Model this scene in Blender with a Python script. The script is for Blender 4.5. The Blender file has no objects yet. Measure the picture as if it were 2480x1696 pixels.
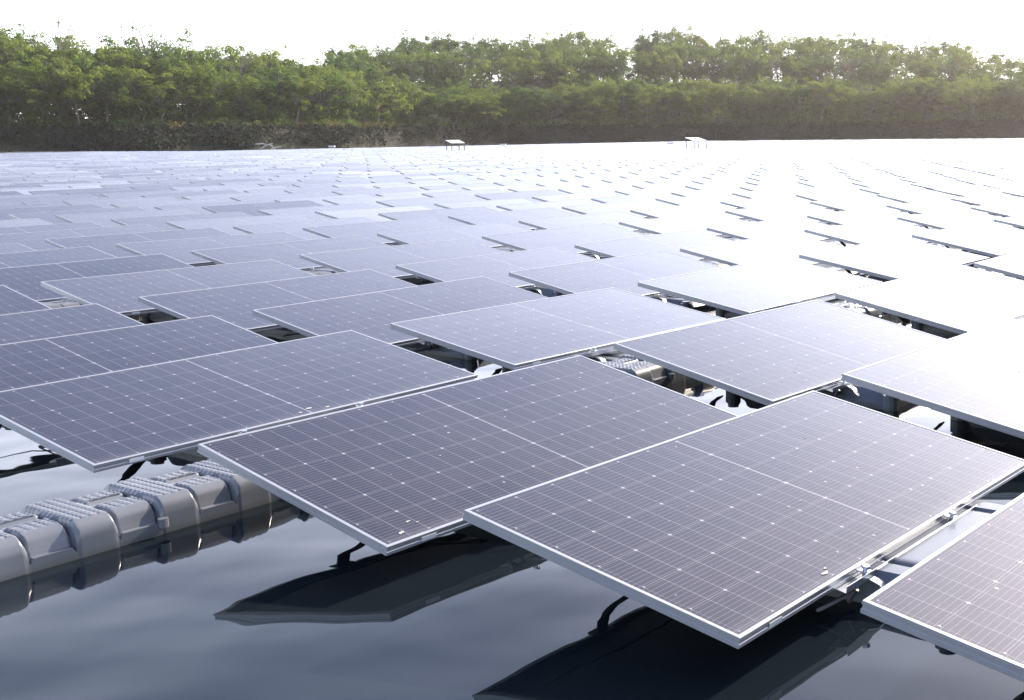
import bpy, math, random
import numpy as np
from math import radians as R, cos, sin, pi
random.seed(7); rng = np.random.default_rng(7)
scene = bpy.context.scene
COL = scene.collection

# ------------------------------------------------------------------ camera
# World: X runs along the panel rows, Y across them (low edges face -Y), Z up, water at 0.
CAM = (-2.401919, 5.542576 * -1, 1.387005)
YAW, PITCH, ROLL, FPX = 0.57578, 0.161077, -0.012161, 2963.547
PPX, PPY = 1873.924, 804.567
import mathutils
fw = mathutils.Vector((cos(PITCH)*cos(YAW), cos(PITCH)*sin(YAW), -sin(PITCH)))
rt = mathutils.Vector((sin(YAW), -cos(YAW), 0)); up = rt.cross(fw)
c_, s_ = cos(ROLL), sin(ROLL)
rt2 = c_*rt + s_*up; up2 = -s_*rt + c_*up
cd = bpy.data.cameras.new("camera"); cam = bpy.data.objects.new("camera", cd); COL.objects.link(cam)
M = mathutils.Matrix((rt2, up2, -fw)).transposed().to_4x4(); M.translation = CAM
cam.matrix_world = M
cd.sensor_fit = 'HORIZONTAL'; cd.sensor_width = 36; cd.lens = 36*FPX/2480
cd.shift_x = -(PPX-1240)/2480; cd.shift_y = (PPY-848)/2480
cd.clip_start = 0.05; cd.clip_end = 5000
scene.camera = cam

# ------------------------------------------------------------------ sky, sun, exposure
SUN_AZ, SUN_EL = -4.5, 28.5            # azimuth counter-clockwise from +X, elevation
w = bpy.data.worlds.new("World"); scene.world = w; w.use_nodes = True
nt = w.node_tree; bg = nt.nodes["Background"]; sk = nt.nodes.new("ShaderNodeTexSky")
sk.sky_type = 'NISHITA'; sk.sun_disc = False
sk.sun_elevation = R(SUN_EL); sk.sun_rotation = R(90-SUN_AZ)
sk.air_density = 1.0; sk.dust_density = 0.6; sk.ozone_density = 1.6; sk.altitude = 50
tint = nt.nodes.new('ShaderNodeVectorMath'); tint.operation = 'MULTIPLY'; tint.inputs[1].default_value = (.91, .945, 1.07)
nt.links.new(sk.outputs[0], tint.inputs[0]); nt.links.new(tint.outputs[0], bg.inputs[0]); bg.inputs[1].default_value = 0.11
# bright milky haze low in the sky and a glow of thin cloud round the sun
HZ_PEAK, GLOW = .80, 3.0
tc_ = nt.nodes.new("ShaderNodeTexCoord"); sx_ = nt.nodes.new("ShaderNodeSeparateXYZ"); nt.links.new(tc_.outputs['Generated'], sx_.inputs[0])
mr = nt.nodes.new("ShaderNodeMapRange"); mr.interpolation_type = 'SMOOTHSTEP'; nt.links.new(sx_.outputs[2], mr.inputs[0])
for k_, v_ in zip((1, 2, 3, 4), (.48, .16, 0, HZ_PEAK)): mr.inputs[k_].default_value = v_
dp = nt.nodes.new("ShaderNodeVectorMath"); dp.operation = 'DOT_PRODUCT'; nt.links.new(tc_.outputs['Generated'], dp.inputs[0])
dp.inputs[1].default_value = (cos(R(SUN_AZ))*cos(R(SUN_EL)), sin(R(SUN_AZ))*cos(R(SUN_EL)), sin(R(SUN_EL)))
ac = nt.nodes.new("ShaderNodeMath"); ac.operation = 'ARCCOSINE'; nt.links.new(dp.outputs['Value'], ac.inputs[0])
dv = nt.nodes.new("ShaderNodeMath"); dv.operation = 'MULTIPLY'; nt.links.new(ac.outputs[0], dv.inputs[0]); dv.inputs[1].default_value = -1/R(16)
ex = nt.nodes.new("ShaderNodeMath"); ex.operation = 'EXPONENT'; nt.links.new(dv.outputs[0], ex.inputs[0])
gm = nt.nodes.new("ShaderNodeMath"); gm.operation = 'MULTIPLY_ADD'; nt.links.new(ex.outputs[0], gm.inputs[0]); gm.inputs[1].default_value = GLOW; gm.inputs[2].default_value = 0
bg2 = nt.nodes.new("ShaderNodeBackground"); bg2.inputs[0].default_value = (1, .94, .96, 1); nt.links.new(mr.outputs[0], bg2.inputs[1])
bg3 = nt.nodes.new("ShaderNodeBackground"); bg3.inputs[0].default_value = (1, .88, .84, 1); nt.links.new(gm.outputs[0], bg3.inputs[1])
ad = nt.nodes.new("ShaderNodeAddShader"); nt.links.new(bg.outputs[0], ad.inputs[0]); nt.links.new(bg2.outputs[0], ad.inputs[1])
ad2 = nt.nodes.new("ShaderNodeAddShader"); nt.links.new(ad.outputs[0], ad2.inputs[0]); nt.links.new(bg3.outputs[0], ad2.inputs[1])
nt.links.new(ad2.outputs[0], nt.nodes["World Output"].inputs[0])
sl = bpy.data.lights.new("sun", 'SUN'); sl.energy = 5.0; sl.angle = R(0.5); sl.color = (1.0, .86, .70)
so = bpy.data.objects.new("sun", sl); COL.objects.link(so)
sd = mathutils.Vector((cos(R(SUN_AZ))*cos(R(SUN_EL)), sin(R(SUN_AZ))*cos(R(SUN_EL)), sin(R(SUN_EL))))
so.rotation_euler = sd.to_track_quat('Z', 'Y').to_euler(); so.location = (60, -20, 60)
scene.view_settings.view_transform = 'Standard'; scene.view_settings.look = 'None'
scene.view_settings.exposure = 1.12; scene.view_settings.gamma = 1.0
scene.cycles.max_bounces = 8; scene.cycles.transparent_max_bounces = 12
scene.cycles.volume_bounces = 0; scene.cycles.volume_step_rate = 4
scene.cycles.caustics_reflective = False; scene.cycles.caustics_refractive = False

# ------------------------------------------------------------------ helpers
def mesh_obj(name, verts, faces, mat, parent=None, mats=None, fmi=None, uvs=None, smooth=False):
    me = bpy.data.meshes.new(name)
    me.from_pydata([tuple(v) for v in verts], [], [tuple(f) for f in faces])
    for m in (mats or [mat]): me.materials.append(m)
    if fmi is not None: me.polygons.foreach_set("material_index", fmi)
    if uvs is not None:
        l = me.uv_layers.new(name="UVMap"); l.data.foreach_set("uv", np.asarray(uvs, dtype=np.float32).ravel())
    if smooth: me.polygons.foreach_set("use_smooth", [True]*len(me.polygons))
    me.update()
    o = bpy.data.objects.new(name, me); COL.objects.link(o)
    if parent: o.parent = parent
    return o
class MB:
    def __init__(s): s.v = []; s.f = []
    def box(s, x0, y0, z0, x1, y1, z1):
        n = len(s.v); s.v += [(x, y, z) for z in (z0, z1) for y in (y0, y1) for x in (x0, x1)]
        s.f += [tuple(n+i for i in q) for q in ((0,2,3,1),(4,5,7,6),(0,1,5,4),(2,6,7,3),(0,4,6,2),(1,3,7,5))]
        return s
    def bar(s, pts, wid, thk, side=(1, 0, 0)):
        """a flat strip swept along pts, width along `side`"""
        sv = mathutils.Vector(side).normalized(); P = [mathutils.Vector(p) for p in pts]; n0 = len(s.v)
        for i, p in enumerate(P):
            d = (P[min(i+1, len(P)-1)] - P[max(i-1, 0)]).normalized(); n = d.cross(sv).normalized()
            for a, b in ((-1, -1), (1, -1), (1, 1), (-1, 1)): s.v.append(tuple(p + sv*wid/2*a + n*thk/2*b))
        for i in range(len(P)-1):
            for k in range(4):
                a = n0+4*i+k; b = n0+4*i+(k+1) % 4; s.f.append((a, b, b+4, a+4))
        s.f.append((n0, n0+3, n0+2, n0+1)); e = n0+4*(len(P)-1); s.f.append((e, e+1, e+2, e+3))
        return s
    def tube(s, pts, radii, n=6):
        P = [mathutils.Vector(p) for p in pts]; n0 = len(s.v)
        for i, p in enumerate(P):
            d = (P[min(i+1, len(P)-1)] - P[max(i-1, 0)]).normalized()
            a = d.orthogonal().normalized(); b = d.cross(a)
            r = radii[i] if hasattr(radii, '__len__') else radii
            for k in range(n):
                t = 2*pi*k/n; s.v.append(tuple(p + (a*cos(t)+b*sin(t))*r))
        for i in range(len(P)-1):
            for k in range(n):
                q = n0+i*n; s.f.append((q+k, q+(k+1) % n, q+n+(k+1) % n, q+n+k))
        s.f.append(tuple(n0+k for k in range(n))[::-1]); e = n0+(len(P)-1)*n; s.f.append(tuple(e+k for k in range(n)))
        return s
    def build(s, name, mat, parent=None, smooth=False): return mesh_obj(name, s.v, s.f, mat, parent, smooth=smooth)
def empty(name, loc, rz=0):
    o = bpy.data.objects.new(name, None); COL.objects.link(o); o.location = loc; o.rotation_euler = (0, 0, rz)
    o.empty_display_size = .1; return o
def tag(o, label=None, cat=None, group=None, kind=None):
    if label: o["label"] = label
    if cat: o["category"] = cat
    if group: o["group"] = group
    if kind: o["kind"] = kind
    return o
def dup_child(c, parent):
    d = c.copy(); COL.objects.link(d); d.parent = parent
    for g in c.children: dup_child(g, d)
    return d
ONES = "zeroth first second third fourth fifth sixth seventh eighth ninth tenth eleventh twelfth thirteenth fourteenth fifteenth sixteenth seventeenth eighteenth nineteenth".split()
def nth(n):
    if n < 20: return ONES[n]
    t = {2: 'twent', 3: 'thirt', 4: 'fort', 5: 'fift', 6: 'sixt', 7: 'sevent', 8: 'eight', 9: 'ninet'}.get(n//10)
    if n >= 100: return "hundred-and-" + nth(n-100) if n > 100 else "hundredth"
    return t+'ieth' if n % 10 == 0 else t+'y-'+ONES[n % 10]
def project(x, y, z):
    d = mathutils.Vector((x, y, z)) - mathutils.Vector(CAM); q = d.dot(fw)
    if q < .1: return None
    return PPX + FPX*d.dot(rt2)/q, PPY - FPX*d.dot(up2)/q, q

# ------------------------------------------------------------------ materials
def newmat(name):
    m = bpy.data.materials.new(name); m.use_nodes = True; n = m.node_tree
    return m, n, n.nodes["Principled BSDF"]
def N(n, t, **k):
    x = n.nodes.new(t)
    for a, b in k.items(): setattr(x, a, b)
    return x
def math_(n, op, a, b=None, c=None):
    x = N(n, "ShaderNodeMath", operation=op)
    for i, v in enumerate((a, b, c)):
        if v is None: continue
        if isinstance(v, (int, float)): x.inputs[i].default_value = v
        else: n.links.new(v, x.inputs[i])
    return x.outputs[0]
def mixc(n, f, a, b):
    x = N(n, "ShaderNodeMix", data_type='RGBA')
    for i, v in ((0, f), (6, a), (7, b)):
        if isinstance(v, (int, float)): x.inputs[i].default_value = v
        elif isinstance(v, tuple): x.inputs[i].default_value = (*v, 1)
        else: n.links.new(v, x.inputs[i])
    return x.outputs[2]
def noise(n, scale, detail=3, coord='Object', rough=.55, vec=None):
    t = N(n, "ShaderNodeTexNoise"); t.inputs['Scale'].default_value = scale; t.inputs['Detail'].default_value = detail
    t.inputs['Roughness'].default_value = rough
    if vec is None:
        c = N(n, "ShaderNodeTexCoord"); vec = c.outputs[coord]
    n.links.new(vec, t.inputs['Vector']); return t.outputs['Fac']
def ramp(n, f, a, b):
    x = N(n, "ShaderNodeMapRange"); n.links.new(f, x.inputs[0]); x.inputs[1].default_value = a; x.inputs[2].default_value = b
    return x.outputs[0]
def bump(n, h, strength, dist, p):
    b = N(n, "ShaderNodeBump"); b.inputs['Strength'].default_value = strength; b.inputs['Distance'].default_value = dist
    n.links.new(h, b.inputs['Height']); n.links.new(b.outputs[0], p.inputs['Normal'])
def simple(name, col, rough=.5, metal=0., var=.15, scale=30, bmp=0):
    m, n, p = newmat(name)
    f = noise(n, scale, 4)
    c = mixc(n, f, tuple(v*(1-var) for v in col), tuple(min(1, v*(1+var)) for v in col))
    n.links.new(c, p.inputs['Base Color']); p.inputs['Roughness'].default_value = rough; p.inputs['Metallic'].default_value = metal
    if bmp: bump(n, noise(n, scale*3, 3), bmp, .002, p)
    return m

def make_glass():
    m, n, p = newmat("solar_glass")
    uv = N(n, "ShaderNodeUVMap"); sx = N(n, "ShaderNodeSeparateXYZ"); n.links.new(uv.outputs[0], sx.inputs[0])
    U, V = sx.outputs[0], sx.outputs[1]          # metres, U along 0..2, V across 0..1
    # across: six columns of cells, pitch .1592 starting .0224
    vl = math_(n, 'DIVIDE', math_(n, 'SUBTRACT', V, .0224), .1592)
    vd = math_(n, 'MULTIPLY', math_(n, 'ABSOLUTE', math_(n, 'SUBTRACT', math_(n, 'FRACT', math_(n, 'ADD', vl, .5)), .5)), .1592)
    # along: mirrored halves, twelve half cells each, pitch .0806 from the centre gap
    uc = math_(n, 'SUBTRACT', math_(n, 'ABSOLUTE', math_(n, 'SUBTRACT', U, 1.0)), .003)
    ul = math_(n, 'DIVIDE', uc, .0806)
    ud = math_(n, 'MULTIPLY', math_(n, 'ABSOLUTE', math_(n, 'SUBTRACT', math_(n, 'FRACT', math_(n, 'ADD', ul, .5)), .5)), .0806)
    ud2 = math_(n, 'MULTIPLY', math_(n, 'ABSOLUTE', math_(n, 'SUBTRACT', math_(n, 'FRACT', math_(n, 'ADD', math_(n, 'MULTIPLY', ul, .5), .5)), .5)), .1612)
    g1 = math_(n, 'LESS_THAN', vd, .0014)
    g2 = math_(n, 'LESS_THAN', ud, .0012)
    dia = math_(n, 'LESS_THAN', math_(n, 'ADD', vd, ud2), .0072)
    gc = math_(n, 'LESS_THAN', uc, 0.0)
    e1 = math_(n, 'LESS_THAN', V, .0224); e2 = math_(n, 'GREATER_THAN', V, .9776)
    e3 = math_(n, 'GREATER_THAN', ul, 12.0)
    line = math_(n, 'MAXIMUM', math_(n, 'MAXIMUM', math_(n, 'MULTIPLY', g1, .2), math_(n, 'MULTIPLY', g2, .26)), math_(n, 'MAXIMUM', math_(n, 'MULTIPLY', dia, .6), math_(n, 'MULTIPLY', gc, .4)))
    edge_ = math_(n, 'MAXIMUM', e1, math_(n, 'MAXIMUM', e2, e3))
    line = math_(n, 'MULTIPLY', line, math_(n, 'SUBTRACT', 1.0, edge_))
    # nine silver busbars per cell column, running along the panel
    bb = math_(n, 'MULTIPLY', math_(n, 'ABSOLUTE', math_(n, 'SUBTRACT', math_(n, 'FRACT', math_(n, 'MULTIPLY', vl, 9.0)), .5)), .0177)
    bl = math_(n, 'MULTIPLY', math_(n, 'LESS_THAN', bb, .0008), .36)
    # cell tint differs a little from cell to cell
    cb = N(n, "ShaderNodeCombineXYZ")
    n.links.new(math_(n, 'FLOOR', math_(n, 'DIVIDE', U, .0806)), cb.inputs[0]); n.links.new(math_(n, 'FLOOR', vl), cb.inputs[1])
    oi = N(n, "ShaderNodeObjectInfo"); n.links.new(math_(n, 'MULTIPLY', oi.outputs['Random'], 50.), cb.inputs[2])
    wn = N(n, "ShaderNodeTexWhiteNoise"); n.links.new(cb.outputs[0], wn.inputs['Vector'])
    cell = mixc(n, wn.outputs['Value'], (.008, .006, .013), (.015, .010, .018))
    col = mixc(n, bl, cell, (.30, .30, .34))
    col = mixc(n, line, col, (.50, .50, .52))
    # dust: thin film, with streaks and bird droppings/specks
    tc = N(n, "ShaderNodeTexCoord")
    geo = N(n, "ShaderNodeNewGeometry")
    d1 = noise(n, 1.3, 5, vec=geo.outputs['Position']); d2 = noise(n, 26, 4, vec=geo.outputs['Position'])
    dust = math_(n, 'ADD', math_(n, 'MULTIPLY', ramp(n, d1, .35, .75), .022), math_(n, 'MULTIPLY', ramp(n, d2, .45, .8), .02))
    dust = math_(n, 'ADD', dust, math_(n, 'MULTIPLY', oi.outputs['Random'], .025))
    edge = math_(n, 'MULTIPLY', ramp(n, math_(n, 'ADD', V, math_(n, 'MULTIPLY', d2, .05)), .955, 1.0), .07)
    dust = math_(n, 'ADD', dust, edge)
    vo = N(n, "ShaderNodeTexVoronoi"); vo.inputs['Scale'].default_value = 9; vo.inputs['Randomness'].default_value = 1
    n.links.new(geo.outputs['Position'], vo.inputs['Vector'])
    spk = math_(n, 'MULTIPLY', math_(n, 'LESS_THAN', vo.outputs['Distance'], .05), .5)
    col = mixc(n, dust, col, (.42, .40, .40)); col = mixc(n, spk, col, (.5, .48, .45))
    n.links.new(col, p.inputs['Base Color'])
    rg = math_(n, 'ADD', math_(n, 'MULTIPLY', d1, .08), .06)
    n.links.new(rg, p.inputs['Roughness']); p.inputs['IOR'].default_value = 1.54
    bump(n, noise(n, 2.2, 2, vec=geo.outputs['Position']), .06, .02, p)
    return m
M_glass = make_glass()
M_back = simple("backsheet", (.30, .30, .31), .6)
M_frame = simple("anodised_aluminium", (.40, .41, .43), .32, .45, .08, 14, .05)
M_rail = simple("galvanised_rail", (.66, .69, .73), .28, .9, .1, 20)
M_steel = simple("dark_bracket_steel", (.09, .09, .10), .5, .4, .2, 30)
M_label = simple("label_paper", (.72, .78, .82), .5, 0, .05, 40)
M_black = simple("black_rubber", (.02, .02, .022), .5)
M_white = simple("white_painted_metal", (.80, .80, .79), .4, 0, .05, 5)

def float_mat():
    m, n, p = newmat("grey_hdpe")
    geo = N(n, "ShaderNodeNewGeometry")
    a = noise(n, 3.0, 5, vec=geo.outputs['Position']); b = noise(n, 60, 3, vec=geo.outputs['Position'])
    c = mixc(n, ramp(n, a, .3, .7), (.115, .130, .155), (.180, .190, .210))
    sz = N(n, "ShaderNodeSeparateXYZ"); n.links.new(geo.outputs['Position'], sz.inputs[0])
    wet = ramp(n, math_(n, 'ADD', sz.outputs[2], math_(n, 'MULTIPLY', a, .02)), .035, .012)   # algae at the waterline
    c = mixc(n, math_(n, 'MULTIPLY', wet, .7), c, (.10, .10, .085))
    n.links.new(c, p.inputs['Base Color']); p.inputs['Roughness'].default_value = .27
    bump(n, b, .12, .002, p); return m
M_float = float_mat()

def water_mat():
    m, n, p = newmat("lake_water")
    geo = N(n, "ShaderNodeNewGeometry"); mp = N(n, "ShaderNodeMapping"); n.links.new(geo.outputs['Position'], mp.inputs[0])
    mp.inputs['Rotation'].default_value = (0, 0, R(-35)); mp.inputs['Scale'].default_value = (1.0, 1.0, 1)
    a = noise(n, 2.2, 1.5, vec=mp.outputs[0], rough=.35); b = noise(n, .5, 1, vec=mp.outputs[0])
    h = math_(n, 'ADD', math_(n, 'MULTIPLY', a, .0095), math_(n, 'MULTIPLY', b, .032))
    p.inputs['Base Color'].default_value = (.007, .011, .015, 1); p.inputs['Roughness'].default_value = .015
    p.inputs['IOR'].default_value = 1.333; p.inputs['Specular Tint'].default_value = (.76, .93, 1.0, 1)
    bump(n, h, 1.0, 1.0, p); return m
M_water = water_mat()

def ground_mat():
    m, n, p = newmat("bank_soil_and_litter")
    geo = N(n, "ShaderNodeNewGeometry")
    a = noise(n, .12, 5, vec=geo.outputs['Position']); b = noise(n, 1.5, 5, vec=geo.outputs['Position'])
    c = mixc(n, ramp(n, a, .35, .65), (.020, .018, .013), (.026, .027, .014)); c = mixc(n, ramp(n, b, .4, .7), c, (.012, .018, .008))
    n.links.new(c, p.inputs['Base Color']); p.inputs['Roughness'].default_value = .95
    bump(n, b, .6, .4, p); return m
M_ground = ground_mat()

def leaf_mat(name, ca, cb, trans):
    m, n, p = newmat(name)
    geo = N(n, "ShaderNodeNewGeometry"); oi = N(n, "ShaderNodeObjectInfo")
    a = noise(n, .35, 3, vec=geo.outputs['Position']); b = N(n, "ShaderNodeTexWhiteNoise"); n.links.new(geo.outputs['Position'], b.inputs['Vector'])
    f = math_(n, 'ADD', math_(n, 'MULTIPLY', ramp(n, a, .3, .7), .5), math_(n, 'MULTIPLY', oi.outputs['Random'], .5))
    c = mixc(n, f, ca, cb)
    n.links.new(c, p.inputs['Base Color']); p.inputs['Roughness'].default_value = .7; p.inputs['Specular IOR Level'].default_value = .2
    tr = N(n, "ShaderNodeBsdfTranslucent"); c2 = mixc(n, .5, c, tuple(min(1, v*2.2) for v in cb)); n.links.new(c2, tr.inputs[0])
    mx = N(n, "ShaderNodeMixShader"); mx.inputs[0].default_value = trans
    n.links.new(p.outputs[0], mx.inputs[1]); n.links.new(tr.outputs[0], mx.inputs[2])
    n.links.new(mx.outputs[0], n.nodes["Material Output"].inputs[0]); return m
M_leaf = [leaf_mat("leaf_green", (.042, .090, .014), (.115, .165, .025), .55),
          leaf_mat("leaf_olive", (.048, .094, .014), (.145, .185, .028), .55),
          leaf_mat("leaf_deep", (.028, .065, .014), (.070, .120, .020), .5)]
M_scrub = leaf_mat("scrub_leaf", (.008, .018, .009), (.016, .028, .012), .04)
M_dry = leaf_mat("undergrowth_leaf", (.085, .090, .025), (.19, .17, .05), .5)
M_bark = simple("pale_bark", (.16, .14, .115), .9, 0, .35, 2.5)

# ------------------------------------------------------------------ lake shore, ground and water
def pol(xpx, depth):
    """a picture column and a distance in front of the camera -> azimuth and radius"""
    a = YAW - math.atan((xpx-PPX)/FPX); return a, depth/cos(a-YAW)
SH = [(-600, 128), (-200, 142), (0, 152), (400, 161), (640, 168), (850, 184), (1000, 208), (1240, 226), (1700, 246), (2100, 240), (2480, 222), (2900, 190), (3600, 150)]
SHp = sorted(pol(*s) for s in SH)
def shore_r(a): return float(np.interp(a, [p[0] for p in SHp], [p[1] for p in SHp], left=150, right=160))
def hill(a, t):
    """ground height t metres behind the shoreline in direction a"""
    z = 2.6*min(1, max(-.6, t/3.0))
    x = PPX - FPX*math.tan(max(-1.2, min(1.2, a-YAW)))
    k = min(1, max(0, (x-780)/250)) if x < 2300 else max(.45, 1-(x-2300)/900)
    z += k*11*float(np.interp(t, [14, 75, 160], [0, 1, 1.15])) + .015*max(0, t-14)
    return z
v, f = [], []
NA = 240; TS = [-9, -3, 0, 1.5, 3, 4.5, 6, 9, 14, 22, 32, 45, 60, 80, 110, 170, 400, 1500]
for k in range(NA):
    a = YAW + 2*pi*k/NA; aw = (a+pi) % (2*pi)-pi; r0 = shore_r(aw)+1.3*sin(a*41)+.9*sin(a*87+1)+.5*sin(a*171)
    for t in TS:
        z = hill(aw, t) + (random.uniform(-.25, .25) if t > 2 else 0); v.append((CAM[0]+(r0+t)*cos(a), CAM[1]+(r0+t)*sin(a), z))
nT = len(TS)
for k in range(NA):
    for i in range(nT-1):
        q = k*nT+i; q2 = ((k+1) % NA)*nT+i; f.append((q, q+1, q2+1, q2))
tag(mesh_obj("ground", v, f, M_ground, smooth=True), kind="structure")
rr = 320; v = [(CAM[0]+rr*cos(2*pi*k/96), CAM[1]+rr*sin(2*pi*k/96), 0) for k in range(96)]
tag(mesh_obj("water", v, [tuple(range(96))], M_water), kind="structure")

# ------------------------------------------------------------------ solar panels
TH, PH, H0, AU, AV, BU, BV = 0.180736, -0.001711, 0.139418, 2.296135, -0.024658, -0.003896, 1.425386
ROWV = {-4: -5.7412, -3: -4.2048, -2: -2.8274, -1: -1.4483, 0: -0.133, 1: 1.5279, 2: 2.8697, 3: 4.2556}
ROWU = {-4: -.0534, -3: .0740, -2: .0289, -1: -.0133, 0: -.0032, 1: .0222, 2: .0214, 3: -.0611}
ROWZ = {-4: -.0018, -3: .0113, -2: -.0143, -1: .0005, 0: .0115, 1: .0023, 2: -.0211, 3: .0116}
OFF = {(0,0):(.0052,-.0048,.0002,-.0044,.0031,-.0192),(1,0):(.0043,-.0162,-.0044,-.003,.0002,-.0247),(2,0):(-.0067,-.0019,-.0044,-.0053,-.0026,-.0214),
 (0,1):(-.0115,.0185,-.0027,.0005,.0014,.0251),(1,1):(.0268,-.0161,-.0034,.0129,-.0032,.0163),(0,2):(-.0066,.0051,-.0006,-.0014,-.0034,.0003),
 (1,2):(.0066,-.0053,.0038,.0003,-.0009,.0018),(0,3):(-.0017,.0005,-.0004,-.0001,.0001,-.0002),(0,-1):(.0028,.0007,.0006,.0001,.0002,.0003),
 (1,-1):(.0072,-.008,-.0032,-.0056,.0048,-.0016),(2,-1):(.0027,-.0013,.0024,.0001,-.0006,.0012),(0,-2):(-.0053,.0021,-.0034,0,-.0009,-.0017),
 (1,-2):(.0062,-.0041,-.001,-.0023,.0008,-.0005),(2,-2):(-.0003,-.0048,-.001,-.002,.0005,-.0005),(3,-2):(-.0055,.0018,-.0055,-.0002,.0014,-.0027),
 (1,-3):(-.0162,.0044,-.003,.0024,-.002,-.0014),(2,-3):(.0023,.0047,-.0006,.0012,-.0026,-.0003),(3,-3):(.0029,.0028,.0027,.0007,.0033,.0014),
 (4,-3):(.0061,.0111,-.0033,-.0003,.0008,-.0015),(2,-4):(.0216,-.004,-.0006,-.0058,-.0005,-.0003),(3,-4):(-.0033,-.0008,-.0018,0,.0005,-.0009),
 (2,1):(.0402,-.014,-.0013,.008,.0003,.0078),(3,0):(-.0142,.0082,-.0077,-.0036,.0019,-.0177),(3,-1):(-.0084,-.0045,-.0039,0,.001,-.002),
 (4,-1):(.0003,-.0027,.0019,.0001,-.0005,.0009),(4,-2):(.0041,.0068,-.0008,-.0002,.0002,-.0003),(4,0):(-.0074,.0026,-.0085,-.0003,.0021,-.0042),
 (5,-1):(-.0032,-.0034,-.0017,.0001,.0004,-.0009),(5,-2):(.0071,.0089,.0019,-.0002,-.0005,.001),(5,-3):(.0161,.0196,.0027,-.0005,-.0007,.0015),
 (6,-1):(.0009,.0046,-.0016,-.0002,.0004,-.0007),(6,-2):(.008,.0119,.0024,-.0003,-.0006,.0013),(6,-3):(.0199,.0295,.0028,-.0008,-.0007,.0016),
 (4,-4):(-.0144,-.0131,-.0014,.0002,.0003,-.0008),(5,-4):(-.0164,-.0177,-.0021,.0004,.0005,-.0012),(6,-4):(-.014,-.0204,.0007,.0005,-.0002,.0002)}
def row(j):
    if j in ROWV: return ROWU[j], ROWV[j], ROWZ[j]
    k = 0; jj = j
    while jj < -4: jj += 4; k += 1
    r = random.Random(j*31+5)
    return r.gauss(0, .04), ROWV[jj]-5.70*k + r.gauss(0, .02), r.gauss(0, .008)
ROWC = {}
def panel_pose(i, j):
    if j not in ROWC: ROWC[j] = row(j)
    ru, rv, rz = ROWC[j]; r = random.Random(i*7919+j*104729)
    if (i, j) in OFF:
        du, dv, dz, ya, ro, dt = OFF[(i, j)]
        ro += r.gauss(0, .003)
    else: du, dv, dz, ya, ro, dt = r.gauss(0, .012), r.gauss(0, .012), r.gauss(0, .006), r.gauss(0, .004), r.gauss(0, .007), r.gauss(0, .011)
    t = TH+dt
    x = i*AU + ru + 1 + du; vv = i*AV + rv + .5*cos(TH) + dv; z = H0 + rz + .5*sin(TH) + dz
    return (x, -vv, z), (t, -(PH+ro), -ya)
def pframe_mesh(par):
    prof = [(.0125, -.006), (.0125, 0), (.001, 0), (0, -.001), (0, -.009), (.0022, -.011), (.0022, -.019), (0, -.021), (0, -.031), (.001, -.032), (.026, -.032), (.026, -.0305), (.013, -.0305), (.013, -.006)]
    v, f = [], []; n = len(prof)
    for (sx, sy) in ((-1, -1), (1, -1), (1, 1), (-1, 1)):
        for o, z in prof: v.append((sx*(1-o), sy*(.5-o), z))
    for c in range(4):
        for k in range(n):
            a = c*n+k; b = c*n+(k+1) % n; c2 = ((c+1) % 4)*n+k; d2 = ((c+1) % 4)*n+(k+1) % n
            f.append((a, c2, d2, b))
    return mesh_obj("frame", v, f, M_frame, par)
def glass_mesh(par):
    a, b = .9875, .4875; z0, z1 = -.0055, -.0015
    v = [(-a, -b, z1), (a, -b, z1), (a, b, z1), (-a, b, z1), (-a, -b, z0), (a, -b, z0), (a, b, z0), (-a, b, z0)]
    f = [(0, 1, 2, 3), (4, 7, 6, 5), (0, 4, 5, 1), (1, 5, 6, 2), (2, 6, 7, 3), (3, 7, 4, 0)]
    uvs = []
    for q in f:
        for k in q: uvs.append((v[k][0]+1, .5-v[k][1]))
    return mesh_obj("cell_sheet", v, f, None, par, mats=[M_glass, M_back], fmi=[0, 1, 1, 1, 1, 1], uvs=uvs)
def heightfield(name, x0, x1, y0, y1, nx, ny, hf, zb, mat, par=None):
    xs = np.linspace(x0, x1, nx); ys = np.linspace(y0, y1, ny)
    v = [(x, y, hf(x, y)) for y in ys for x in xs]; f = []
    for b in range(ny-1):
        for a in range(nx-1): q = b*nx+a; f.append((q, q+1, q+nx+1, q+nx))
    rim = [(a, 0) for a in range(nx)] + [(nx-1, b) for b in range(1, ny)] + [(a, ny-1) for a in range(nx-2, -1, -1)] + [(0, b) for b in range(ny-2, 0, -1)]
    n0 = len(v)
    for a, b in rim: v.append((xs[a], ys[b], zb))
    m = len(rim)
    for k in range(m):
        a, b = rim[k]; a2, b2 = rim[(k+1) % m]; f.append((b*nx+a, n0+k, n0+(k+1) % m, b2*nx+a2))
    o = mesh_obj(name, v, f, mat, par, smooth=True)
    o.data.set_sharp_from_angle(angle=R(38)); return o
def sst(a, b, x):
    t = max(0, min(1, (x-a)/(b-a))); return t*t*(3-2*t)
def main_float_h(x, y):      # 1.04 x 1.0 flat raft with rounded shoulders, channels and a slot
    ex = .45-abs(x); ey = .50-abs(y); e = min(ex, ey)
    h = .03 + .062*sst(0, .05, e)
    h -= .018*(1-sst(.004, .02, abs(abs(x)-.31)))*sst(.06, .1, ey)
    if abs(x) < .09: h -= .035*(1-sst(.012, .02, abs(y+.38)))
    h -= .03*(1-sst(.05, .09, math.hypot(abs(x)-.43, abs(y)-.49)))
    if abs(x) < .22 and abs(y) < .2: h -= .03
    return h
def tread(x, y, px=.0295, py=.0265):
    a = abs((x/px) % 1-.5)*px; b = abs((y/py) % 1-.5)*py
    return .0032*(1-sst(.0085, .0112, a))*(1-sst(.0070, .0095, b))
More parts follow.
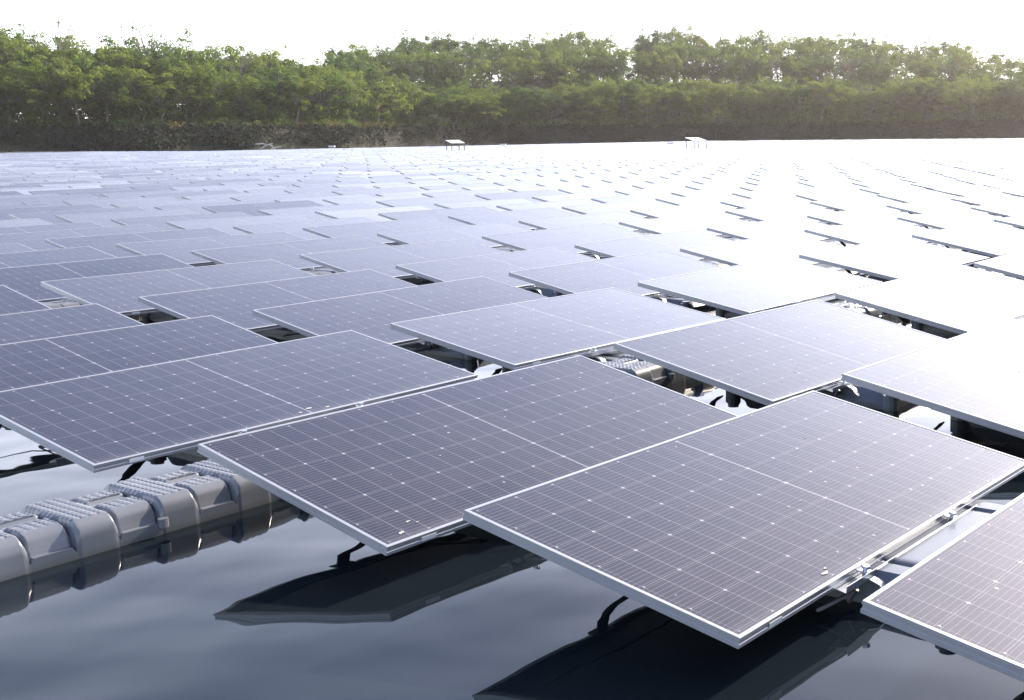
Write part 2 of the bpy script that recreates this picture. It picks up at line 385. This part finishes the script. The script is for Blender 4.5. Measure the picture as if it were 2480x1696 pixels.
def rnd(a, a0, a1):           # quarter-round fall from 0 at a0 to 1 at a1
    t = max(0, min(1, (a-a0)/(a1-a0))); return 1-math.sqrt(max(0, 1-t*t))
def walk_h(x, y):            # two raised bands and two recessed pads per float
    xx = x % .30; ay = abs(y)
    if xx < .145:
        d = min(xx, .145-xx); h = .128 - .060*rnd(ay, .145, .2)
        if ay < .155: h += tread(xx-.0125, y)
    else:
        d = min(xx-.145, .30-xx); h = .122 - .008*(1-sst(.02, .03, ay))
        h -= .052*rnd(ay, .120, .172) if ay < .172 else .052+.022*sst(.172, .182, ay)
        if .025 < ay < .12: h += tread(xx-.1575, y)
    cut = (1-sst(0, .015, d))*(.009 + .018*sst(.04, .09, ay))
    if abs(ay-.034) < .006 and .17 < xx < .28: cut = max(cut, .03)
    return max(.03, h-cut)

# one fully detailed panel, then copies
proto = {}
root0 = empty("floating_solar_panel", (0, 0, 0))
def L2W(lx, ly, lz):         # panel-local point -> unit space for the standard tilt
    return (lx, ly*cos(TH)-lz*sin(TH), ly*sin(TH)+lz*cos(TH)+H0+.5*sin(TH))
fr0 = pframe_mesh(root0); gl0 = glass_mesh(root0)
lb0 = MB().box(-.86, -.5018, -.025, -.80, -.5004, -.010).build("rating_label", M_label, root0)
ra = MB(); ra.box(-.5, -.535, -.036, .42, -.505, -.0335).box(-.5, -.535, -.0335, .42, -.5325, -.012)
ra.box(-.5, -.505, -.036, .42, -.470, -.0335)
ra0 = ra.build("mounting_rail", M_rail, root0)
cl0 = []
for cx in (-.37, .24):
    m = MB().tube([(cx, -.520, -.040), (cx, -.520, .004)], .007, 8).tube([(cx, -.520, -.002), (cx, -.520, .007)], .013, 6).box(cx-.018, -.533, -.012, cx+.018, -.498, -.0085)
    cl0.append(m.build("clamp_bolt", M_rail, root0))
lo = H0; yl = -.5*cos(TH)
leg0 = []
for cx in (-.37, .24):
    m = MB().bar([(cx+.02, yl-.03, H0-.040), (cx+.02, yl-.062, H0-.050), (cx+.02, yl-.085, H0-.075), (cx+.02, yl-.10, .055)], .032, .004)
    leg0.append(m.build("front_leg", M_rail, root0))
yh = .5*cos(TH); zh = H0+sin(TH)
for cx in (-.36, .46):
    m = MB().bar([(cx-.10, yh-.035, zh-.037), (cx-.10, yh-.045, zh-.09), (cx-.04, yh-.12, zh-.165), (cx+.02, yh-.19, .05)], .055, .008)
    m.box(cx-.14, yh-.06, zh-.046, cx-.06, yh-.005, zh-.040)
    leg0.append(m.build("rear_leg", M_steel, root0))
brc = MB().tube([(-.47, yl-.03, H0-.046), (-.53, yl+.05, .045), (-.34, yl+.02, .055)], .006, 6).tube([(-.44, yl-.03, H0-.046), (-.44, yl+.0, .05)], .006, 6)
br0 = brc.build('brace', M_steel, root0)
jb = MB().box(-.06, .10, -.048, .06, .22, -.0275).tube([(-.06, .16, -.038), (-.3, .12, -.08), (-.55, .2, -.05), (-.9, .3, -.035)], .004, 5).tube([(.06, .16, -.038), (.3, .10, -.09), (.6, .22, -.05), (.9, .3, -.035)], .004, 5)
jb0 = jb.build("junction_box", M_black, root0)
fl0 = heightfield("main_float", -.45, .45, -.5, .5, 53, 51, main_float_h, -.06, M_float, root0)
fl0.location = (.085, -.28, 0)
for (cx, cy) in ((-.43, -.49), (.43, -.49), (-.43, .49), (.43, .49)):
    MB().tube([(cx, cy, -.05), (cx, cy, .075), (cx, cy, .076), (cx, cy, .088)], [.042, .042, .03, .03], 12).build("hinge_lug", M_float, fl0)
TILTED = [fr0, gl0, lb0, ra0] + cl0 + [jb0]; FLAT = leg0 + [br0, fl0]

def edge_ok(x, y):
    v_ = -y
    if x < 70.5: return v_ > -165
    if v_ < -111: return False
    if x > 164: return False
    return v_ > -112 or True
cand = []
for j in range(3, -30, -1):
    for i in range(0, 75):
        (x, y, z), rot = panel_pose(i, j)
        if not edge_ok(x, y): continue
        # right-hand boundary of the field
        if x > 112 and -y > -36-(x-112)*1.45: continue
        p = project(x, y, z)
        if p is None: continue
        mx = FPX*1.2/p[2]
        if p[0] < -mx-40 or p[0] > 2480+mx+40 or p[1] > 1696+mx: continue
        cs = [project(x+a, y+b, z+.18*b) for a in (-1, 1) for b in (-.5, .5)]
        if any(c is None for c in cs): continue
        xs = [min(2480, max(0, c[0])) for c in cs]; ys = [min(1696, max(0, c[1])) for c in cs]
        cand.append(((max(xs)-min(xs))*(max(ys)-min(ys)), i, j, max(c[0] for c in cs) > 5 and min(c[0] for c in cs) < 2475 and min(c[1] for c in cs) < 1690))
for j in range(-30, -120, -1):
    for i in range(0, 75):
        (x, y, z), rot = panel_pose(i, j)
        if not edge_ok(x, y) or -y < -168: continue
        p = project(x, y, z)
        if p is None or p[0] < -60 or p[0] > 2540: continue
        cand.append((4000*FPX/p[2]**3, i, j, True))
cand.sort(key=lambda c: -c[0])
near = [c for c in cand if c[3]][:300]; nk = {(c[1], c[2]) for c in near}
rows = {}
for c in near: rows.setdefault(c[2], []).append(c[1])
for r in rows.values(): r.sort()
def panel_label(i, j):
    special = {(0, 2): "large solar panel front and centre, its lowest corner over dark reflected water",
               (0, 3): "solar panel cut by the bottom right corner of the picture, nearest the camera",
               (0, 1): "solar panel whose lower left edge overhangs the ribbed walkway floats",
               (0, 0): "solar panel just behind the ribbed walkway floats at the left edge"}
    if (i, j) in special: return special[(i, j)]
    k = rows[j].index(i)+1
    if j >= 1: return f"solar panel, {nth(k)} from the near end of the {nth(j)} row before the walkway floats"
    return f"solar panel, {nth(k)} from the left in the {nth(1-j)} row behind the walkway floats"
M_drop = simple("dried_dropping", (.45, .44, .41), .8, 0, .1, 60)
def dropping(par, z, rot, spots, seed):
    rr_ = random.Random(seed); m = MB()
    for (u_, q_, s_) in spots:
        n = 11; n0 = len(m.v); rad = [s_*.75*rr_.uniform(.45, 1.2) for _ in range(n)]
        for zz in (-.0014, .0006):
            m.v += [(u_-1+rad[k]*1.3*cos(2*pi*k/n), .5-q_+rad[k]*.7*sin(2*pi*k/n), zz) for k in range(n)]
        m.f += [tuple(n0+n+k for k in range(n)), tuple(n0+k for k in range(n))[::-1]] + [(n0+k, n0+(k+1) % n, n0+n+(k+1) % n, n0+n+k) for k in range(n)]
    o = m.build("bird_dropping", M_drop, par); o.location = (0, 0, z); o.rotation_euler = (rot[0], rot[1], 0)
DROPS = {(0, 2): [(.50, .955, .016), (.53, .94, .008), (1.45, .3, .005), (.9, .62, .004)], (0, 1): [(.10, .95, .014), (.17, .90, .010), (.19, .92, .006), (.62, .55, .005), (1.1, .4, .005)],
         (0, 0): [(1.02, .93, .016), (.96, .955, .010), (1.1, .96, .012), (.5, .4, .005)], (1, 1): [(1.2, .5, .006), (.5, .8, .007), (.3, .85, .006)], (1, 2): [(.9, .5, .010)]}
first = True
for rank, (ar, i, j, vis) in enumerate(near):
    (x, y, z), rot = panel_pose(i, j)
    full = rank < 70
    if first: root = root0
    else: root = root0.copy(); COL.objects.link(root)
    root.location = (x, y, 0); root.rotation_euler = (0, 0, rot[2])
    tag(root, panel_label(i, j), "solar panel", "solar panels floating in rows on the lake")
    if first: parts = [(o, o) for o in TILTED+FLAT]
    else:
        use = [fr0, gl0] if rank > 140 else ([fr0, gl0, fl0] if not full else TILTED+FLAT)
        parts = [(o, dup_child(o, root)) for o in use]
    for o, d in parts:
        if o in TILTED: d.location = (0, 0, z); d.rotation_euler = (rot[0], rot[1], 0)
        elif o is not fl0: d.location = (0, 0, z-(H0+.5*sin(TH)))
    if (i, j) in DROPS: dropping(root, z, rot, DROPS[(i, j)], i*5+j)
    first = False
# every further panel of the field, past the first 300: one object
V, F, MI, UV = [], [], [], []
a, b = .986, .486
tpl = np.array([(-1, -.5, 0), (1, -.5, 0), (1, .5, 0), (-1, .5, 0), (-a, -b, 0), (a, -b, 0), (a, b, 0), (-a, b, 0), (-1, -.5, -.034), (1, -.5, -.034), (1, .5, -.034), (-1, .5, -.034)])
tf = [(4, 5, 6, 7), (0, 1, 5, 4), (1, 2, 6, 5), (2, 3, 7, 6), (3, 0, 4, 7), (0, 8, 9, 1), (1, 9, 10, 2), (2, 10, 11, 3), (3, 11, 8, 0), (8, 11, 10, 9)]
tmi = [0, 1, 1, 1, 1, 1, 1, 1, 1, 2]
tuv = [(tpl[k][0]+1, .5-tpl[k][1]) for q in tf for k in q]
nfar = 0
for c in cand:
    if (c[1], c[2]) in nk: continue
    loc, rot = panel_pose(c[1], c[2]); m = np.array(mathutils.Euler(rot).to_matrix())
    vs = tpl @ m.T + np.array(loc); n0 = len(V); V += vs.tolist(); F += [tuple(n0+k for k in q) for q in tf]; MI += tmi; UV += tuv; nfar += 1
tag(mesh_obj("far_solar_panels", V, F, None, mats=[M_glass, M_frame, M_back], fmi=MI, uvs=UV), "thousands of pale solar panels covering the lake back to the wooded bank", "solar panels", kind="stuff")
print("panels", len(near), "far", nfar)

# ------------------------------------------------------------------ ribbed walkway floats
wf0 = heightfield("walkway_float", 0, .598, -.2, .2, 150, 101, walk_h, -.06, M_float)
MB().tube([(.0, -.212, .03), (.0, -.212, .062)], .018, 10).build("joining_pin", M_float, wf0)
k = 0
for (vc, u0, u1, jn) in ((1.215, -1.87, 13.4, 0), (-4.46, 1.5, 22, 1)):
    u = u0; n = 0
    while u < u1:
        if k == 0: o = wf0
        else: o = wf0.copy(); COL.objects.link(o); dup_child(wf0.children[0], o)
        o.location = (u, -(vc+u*AV/AU), 0.004*sin(u*3)); o.rotation_euler = (0, .004*sin(u*5), random.uniform(-.004, .004))
        n += 1; k += 1
        lane = "front walkway" if jn == 0 else "walkway four rows behind"
        tag(o, f"grey ribbed plastic float, {nth(n)} in the {lane}", "float", "grey ribbed floats joined into walkways")
        u += .6

# ------------------------------------------------------------------ shelters and edge boxes far out on the array
def shelter(x, y, lab):
    r = empty("shelter", (x, y, .28), R(-20)); tag(r, lab, "shelter", "white lean-to shelters standing among the far panels")
    W, D, h, dh = 1.08, 1.08, .60, .24
    m = MB(); m.v = [(-W/2-.06, -D/2-.06, h), (W/2+.06, -D/2-.06, h), (W/2+.06, D/2+.06, h+dh), (-W/2-.06, D/2+.06, h+dh)]
    m.v += [(a, b, c+.03) for a, b, c in m.v]
    m.f = [(0, 3, 2, 1), (4, 5, 6, 7), (0, 1, 5, 4), (1, 2, 6, 5), (2, 3, 7, 6), (3, 0, 4, 7)]
    m.build("roof", M_white, r)
    for sx, sy, z1 in ((-1, -1, h), (1, -1, h), (1, 1, h+dh-.02), (-1, 1, h+dh-.02)):
        MB().box(sx*W/2-.025, sy*D/2-.025, -.2, sx*W/2+.025, sy*D/2+.025, z1).build("post", M_steel, r)
    MB().box(-W/2, -D/2-.02, -.02, W/2, -D/2+.02, .03).box(-W/2-.02, -D/2, -.02, -W/2+.02, D/2, .03).build("rail", M_steel, r)
shelter(69.5, 72.4, "small white lean-to shelter on posts, left of the two, among the far panels")
shelter(72.6, 49.9, "small white lean-to shelter on posts, right of the two, among the far panels")
for xp, dep, lab in ((822, 157, "left of the left shelter"), (1231, 150, "between the two shelters"), (1632, 140, "just left of the right shelter")):
    a_, r_ = pol(xp, dep); bx = empty("equipment_box", (CAM[0]+r_*cos(a_), CAM[1]+r_*sin(a_), .30), R(-57))
    tag(bx, f"low white box at the far edge of the panels {lab}", "box", "low white boxes on the far edge of the array")
    MB().box(-.36, -.2, 0, .36, .2, .16).build("housing", M_white, bx); MB().box(-.40, -.25, .16, .40, .25, .20).build("lid", M_white, bx)
a_, r_ = pol(668, 160)
db = MB()
for (x0, z0, x1, z1) in ((-1.4, .75, .1, .65), (-.9, .15, .6, .8), (.2, .7, .9, .05), (.4, .1, 1.6, .35)):
    db.tube([(x0, 0, z0), ((x0+x1)/2, .2, (z0+z1)/2+.1), (x1, .1, z1)], [.07, .09, .05], 6)
o = db.build("driftwood", simple("bleached_wood", (.5, .48, .44), .8)); o.location = (CAM[0]+r_*cos(a_), CAM[1]+r_*sin(a_), .05); o.rotation_euler = (0, 0, R(-37))
tag(o, "tangle of bleached driftwood in the water before the dark bank", "driftwood")

# ------------------------------------------------------------------ trees
def leaves(centres, radii, count, size, flat=.35):
    """leaf quads scattered on flattened clumps -> verts, faces"""
    V = []; 
    for (c, r) in zip(centres, radii):
        n = int(count*(r/.9)**1.6)
        d = rng.normal(size=(n, 3)); d /= np.linalg.norm(d, axis=1)[:, None]; d[:, 2] = np.where(rng.random(n) < .75, np.abs(d[:, 2]), d[:, 2])
        p = np.array(c) + d*np.array([r, r, r*flat*1.3])*(.45+.6*rng.random((n, 1)))
        p[:, 2] -= .10*r*(np.linalg.norm(d[:, :2], axis=1))
        nrm = d*.5 + rng.normal(size=(n, 3))*.55 + np.array([0, 0, .55]); nrm /= np.linalg.norm(nrm, axis=1)[:, None]
        t = np.cross(nrm, rng.normal(size=(n, 3))); t /= np.linalg.norm(t, axis=1)[:, None]; b = np.cross(nrm, t)
        s = size*(.6+.9*rng.random((n, 1)))
        V.append(np.stack([p-t*s, p-b*s*.42, p+t*s, p+b*s*.42], axis=1).reshape(-1, 3))
    V = np.concatenate(V); n = len(V)//4
    return V, np.arange(n*4).reshape(n, 4)
def fast_mesh(name, V, F, mat, parent=None):
    me = bpy.data.meshes.new(name); me.vertices.add(len(V)); me.vertices.foreach_set("co", V.astype(np.float32).ravel())
    me.loops.add(F.size); me.loops.foreach_set("vertex_index", F.astype(np.int32).ravel())
    me.polygons.add(len(F)); me.polygons.foreach_set("loop_start", np.arange(0, F.size, 4, dtype=np.int32))
    me.materials.append(mat); me.update(calc_edges=True); me.validate()
    o = bpy.data.objects.new(name, me); COL.objects.link(o)
    if parent: o.parent = parent
    return o
def tree_proto(kind, seed):
    """unit tree about 12 m tall: umbrella / dense / wispy"""
    r = random.Random(seed); root = empty("tree", (0, 0, 0)); tb = MB()
    H = 12.0; lean = (r.uniform(-.8, .8), r.uniform(-.8, .8))
    fork = {'umbrella': .42, 'dense': .30, 'wispy': .5}[kind]*H
    top = (lean[0], lean[1], fork)
    tb.tube([(0, 0, -.8), (lean[0]*.3, lean[1]*.2, fork*.35), (lean[0]*.8, lean[1]*.7, fork*.75), top], [.20, .16, .12, .10], 7)
    cs, rs = [], []
    nl = {'umbrella': 8, 'dense': 9, 'wispy': 6}[kind]
    for l in range(nl):
        a = 2*pi*l/nl + r.uniform(-.35, .35)
        if kind == 'umbrella': R_ = r.uniform(1.6, 4.6); z = H*(1-.021*R_**2)*r.uniform(.84, 1.0)
        elif kind == 'dense': R_ = r.uniform(1.2, 3.6); z = H*r.uniform(.5, .96) - R_*.35
        else: R_ = r.uniform(.6, 3.2); z = H*r.uniform(.82, 1.02)
        e = (lean[0]+R_*cos(a), lean[1]+R_*sin(a), z)
        mid = (lean[0]+R_*.45*cos(a), lean[1]+R_*.45*sin(a), fork+(z-fork)*.6)
        tb.tube([top, mid, e], [.11, .07, .03], 5)
        for t in range({'umbrella': 8, 'dense': 8, 'wispy': 5}[kind]):
            q = (e[0]+r.gauss(0, 1.0), e[1]+r.gauss(0, 1.0), e[2]+r.gauss(-.15, .75 if kind != 'dense' else 1.0))
            tb.tube([mid, q], [.035, .015], 4)
            cs.append(q); rs.append(r.uniform(.45, 1.05) if kind != 'wispy' else r.uniform(.35, .7))
    if kind == 'umbrella':       # hanging lower sprays and a filled top
        for t in range(30):
            a = r.uniform(0, 2*pi); q = r.uniform(.5, 3.6); cs.append((lean[0]+q*cos(a), lean[1]+q*sin(a), H*r.uniform(.32, .9))); rs.append(r.uniform(.5, 1.0))
    if kind == 'dense':
        for t in range(60):
            a = r.uniform(0, 2*pi); q = r.uniform(.3, 3.4); cs.append((lean[0]+q*cos(a), lean[1]+q*sin(a), H*r.uniform(.06, .9))); rs.append(r.uniform(.6, 1.2))
    tb.build("trunk", M_bark, root, smooth=True)
    Vv, Ff = leaves(cs, rs, {'umbrella': 74, 'dense': 74, 'wispy': 36}[kind], .19 if kind != 'wispy' else .15, .62 if kind != 'dense' else .75)
    fast_mesh("crown", Vv, Ff, M_leaf[{'umbrella': 1, 'dense': 0, 'wispy': 2}[kind]] if seed % 3 else M_leaf[2], root)
    return root
protos = {k: [tree_proto(k, s+{'umbrella': 0, 'dense': 50, 'wispy': 90}[k]) for s in range(1, n+1)] for k, n in (('umbrella', 5), ('dense', 4), ('wispy', 2))}
used = set()
SKY = [(-200, 70), (0, 62), (60, 64), (95, 95), (130, 92), (180, 80), (235, 112), (300, 100), (350, 112), (385, 82), (420, 98), (500, 106), (560, 130), (620, 116), (700, 132), (770, 148), (840, 140),
       (880, 112), (930, 106), (960, 116), (1010, 98), (1100, 96), (1160, 88), (1240, 92), (1290, 102), (1330, 90), (1400, 92), (1420, 84), (1510, 85), (1560, 100), (1600, 84), (1670, 78), (1740, 92), (1830, 80), (1900, 98), (1960, 88), (2050, 90), (2100, 100), (2190, 104), (2300, 106), (2350, 110), (2400, 128), (2440, 146), (2480, 140), (2800, 120)]
FRONT = [(-200, 110), (0, 105), (160, 118), (300, 140), (600, 150), (800, 165), (900, 186), (1000, 196), (1200, 205), (1240, 206), (1400, 190), (1600, 180), (1900, 186), (2100, 190), (2300, 180), (2480, 185), (2800, 180)]
def hor(x): return 345.79 - .01216*x
def ypick(tab, x): return float(np.interp(x, [t[0] for t in tab], [t[1] for t in tab]))
placed = []
def plant(x, t, ytop, kinds, rank, hs=1.0):
    r = random
    a, _ = pol(x, 100); sr = shore_r(a); rad = sr+t; dep = rad*cos(a-YAW)
    gz = hill(a, t); h = 1.387 + (hor(x)-ytop)/FPX*dep - gz; h *= hs
    h = max(3.5, min(19, h)); kind = r.choices(['umbrella', 'dense', 'wispy'], kinds)[0]; p = r.choice(protos[kind])
    if p.name not in used: used.add(p.name); o = p
    else:
        o = p.copy(); COL.objects.link(o)
        for c in p.children: dup_child(c, o)
    o.location = (CAM[0]+rad*cos(a), CAM[1]+rad*sin(a), gz-.1); s = h/12.0; q = max(.85, min(1.2, s**.6))
    o.scale = (q*r.uniform(.9, 1.15),)*2+(s,); o.rotation_euler = (0, 0, r.uniform(0, 2*pi))
    placed.append((rank, x, kind, o))
x = -90
while x < 2580:                       # front rank along the bank, then ranks behind it
    left = x < 870; step = 60 if left else 44
    plant(x+random.uniform(-12, 12), random.uniform(8, 11), ypick(FRONT, x), (5, 3, 0), 'front', random.uniform(.72, .95)); x += step*random.uniform(.8, 1.25)
x = -90
while x < 2580:
    left = x < 870; step = 52 if left else 42
    plant(x+random.uniform(-12, 12), random.uniform(15, 20), ypick(SKY if left else FRONT, x)+(14 if left else 0), (5, 3, 1), 'second', random.uniform(.85, 1.0)); x += step*random.uniform(.8, 1.25)
x = -90
while x < 2580:
    left = x < 870; step = 50 if left else 46
    plant(x+random.uniform(-12, 12), random.uniform(26, 33) if left else random.uniform(34, 42), ypick(SKY, x)+(4 if left else 45), (4, 4, 1.5), 'third', random.uniform(.9, 1.03)); x += step*random.uniform(.8, 1.25)
for x_, y_ in ((28, 58), (175, 76), (388, 76), (610, 104), (1425, 76), (1600, 78), (1668, 70), (1835, 74), (2210, 96)):
    plant(x_, random.uniform(20, 30) if x_ < 900 else 60, y_, (1, 0, 2), 'third' if x_ < 900 else 'rearmost', 1.0)
x = 860
while x < 2580:
    plant(x+random.uniform(-10, 10), random.uniform(58, 72), ypick(SKY, x)+random.uniform(-4, 12), (5, 3, 2), 'rearmost', 1.0); x += 36*random.uniform(.75, 1.2)
x = 850
while x < 2580:
    plant(x+random.uniform(-10, 10), random.uniform(46, 54), ypick(SKY, x)+random.uniform(22, 34), (3, 5, 0), 'fourth', 1.0); x += 50*random.uniform(.8, 1.2)
x = -90
while x < 900:
    plant(x+random.uniform(-10, 10), random.uniform(40, 48), ypick(SKY, x)+random.uniform(14, 30), (2, 5, 0), 'fourth', 1.0); x += 52*random.uniform(.8, 1.2)
for rank in ('front', 'second', 'third', 'fourth', 'rearmost'):
    lst = sorted((p for p in placed if p[0] == rank), key=lambda p: p[1])
    for n, (_, x, kind, o) in enumerate(lst, 1):
        look = {'umbrella': 'spreading flat-topped', 'dense': 'bushy dense', 'wispy': 'thin open-crowned'}[kind]
        wh = {'front': 'front rank of the bank wood', 'second': 'second rank of the bank wood', 'third': 'third rank of the bank wood', 'fourth': 'fourth rank of the bank wood', 'rearmost': 'rearmost rank on the wooded rise'}[rank]
        tag(o, f"{look} tree, {nth(n)} from the left in the {wh}", "tree", "trees of the wood behind the solar panels")
for k in protos:
    for p in protos[k]:
        if p.name not in used:
            for c in list(p.children): bpy.data.objects.remove(c)
            bpy.data.objects.remove(p)
print("trees", len(placed))
# undergrowth: shrubs and dry grass along the bank, one uncountable mass
def brush(n, x0, x1, tf, zf, r0, r1, dens, size, mat, name, lab, cat):
    cs, rs = [], []
    for k in range(n):
        x = random.uniform(x0, x1); t = tf(); a, _ = pol(x, 100)
        d = shore_r(a)+t+(1.3*sin(a*41)+.9*sin(a*87+1)); z = hill(a, t)
        cs.append((CAM[0]+d*cos(a), CAM[1]+d*sin(a), z+zf(t))); rs.append(random.uniform(r0, r1))
    Vv, Ff = leaves(cs, rs, dens, size, .8)
    tag(fast_mesh(name, Vv, Ff, mat), lab, cat, kind="stuff")
brush(3200, -160, 2650, lambda: 5+58*random.random()**1.5, lambda t: random.uniform(.2, 7.0 if t > 28 else 4.2) if t > 9 else .3, .7, 1.7, 34, .22, M_leaf[2],
      "undergrowth", "dark green undergrowth filling the wood between the trunks", "undergrowth")
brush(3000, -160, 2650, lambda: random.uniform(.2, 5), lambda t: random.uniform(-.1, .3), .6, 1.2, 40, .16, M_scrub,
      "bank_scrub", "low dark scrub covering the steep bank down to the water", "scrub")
brush(420, 430, 1180, lambda: random.uniform(4.0, 11), lambda t: random.uniform(.1, .8), .5, 1.0, 36, .17, M_dry,
      "dry_grass", "dry yellowish grass on top of the bank under the trees", "grass")

# ------------------------------------------------------------------ haze over the lake
hz = MB().box(-30, -40, -3.4, 360, 330, 62).build("haze", None)
hm = bpy.data.materials.new("haze_air"); hm.use_nodes = True; n = hm.node_tree; n.nodes.clear()
out = n.nodes.new("ShaderNodeOutputMaterial"); pv = n.nodes.new("ShaderNodeVolumePrincipled")
pv.inputs['Density'].default_value = .0003; pv.inputs['Color'].default_value = (1, .90, .83, 1); pv.inputs['Anisotropy'].default_value = .78
n.links.new(pv.outputs[0], out.inputs['Volume']); hz.data.materials[0] = hm
tag(hz, kind="stuff"); tag(hz, "thin pale haze over the lake and wood", "haze")
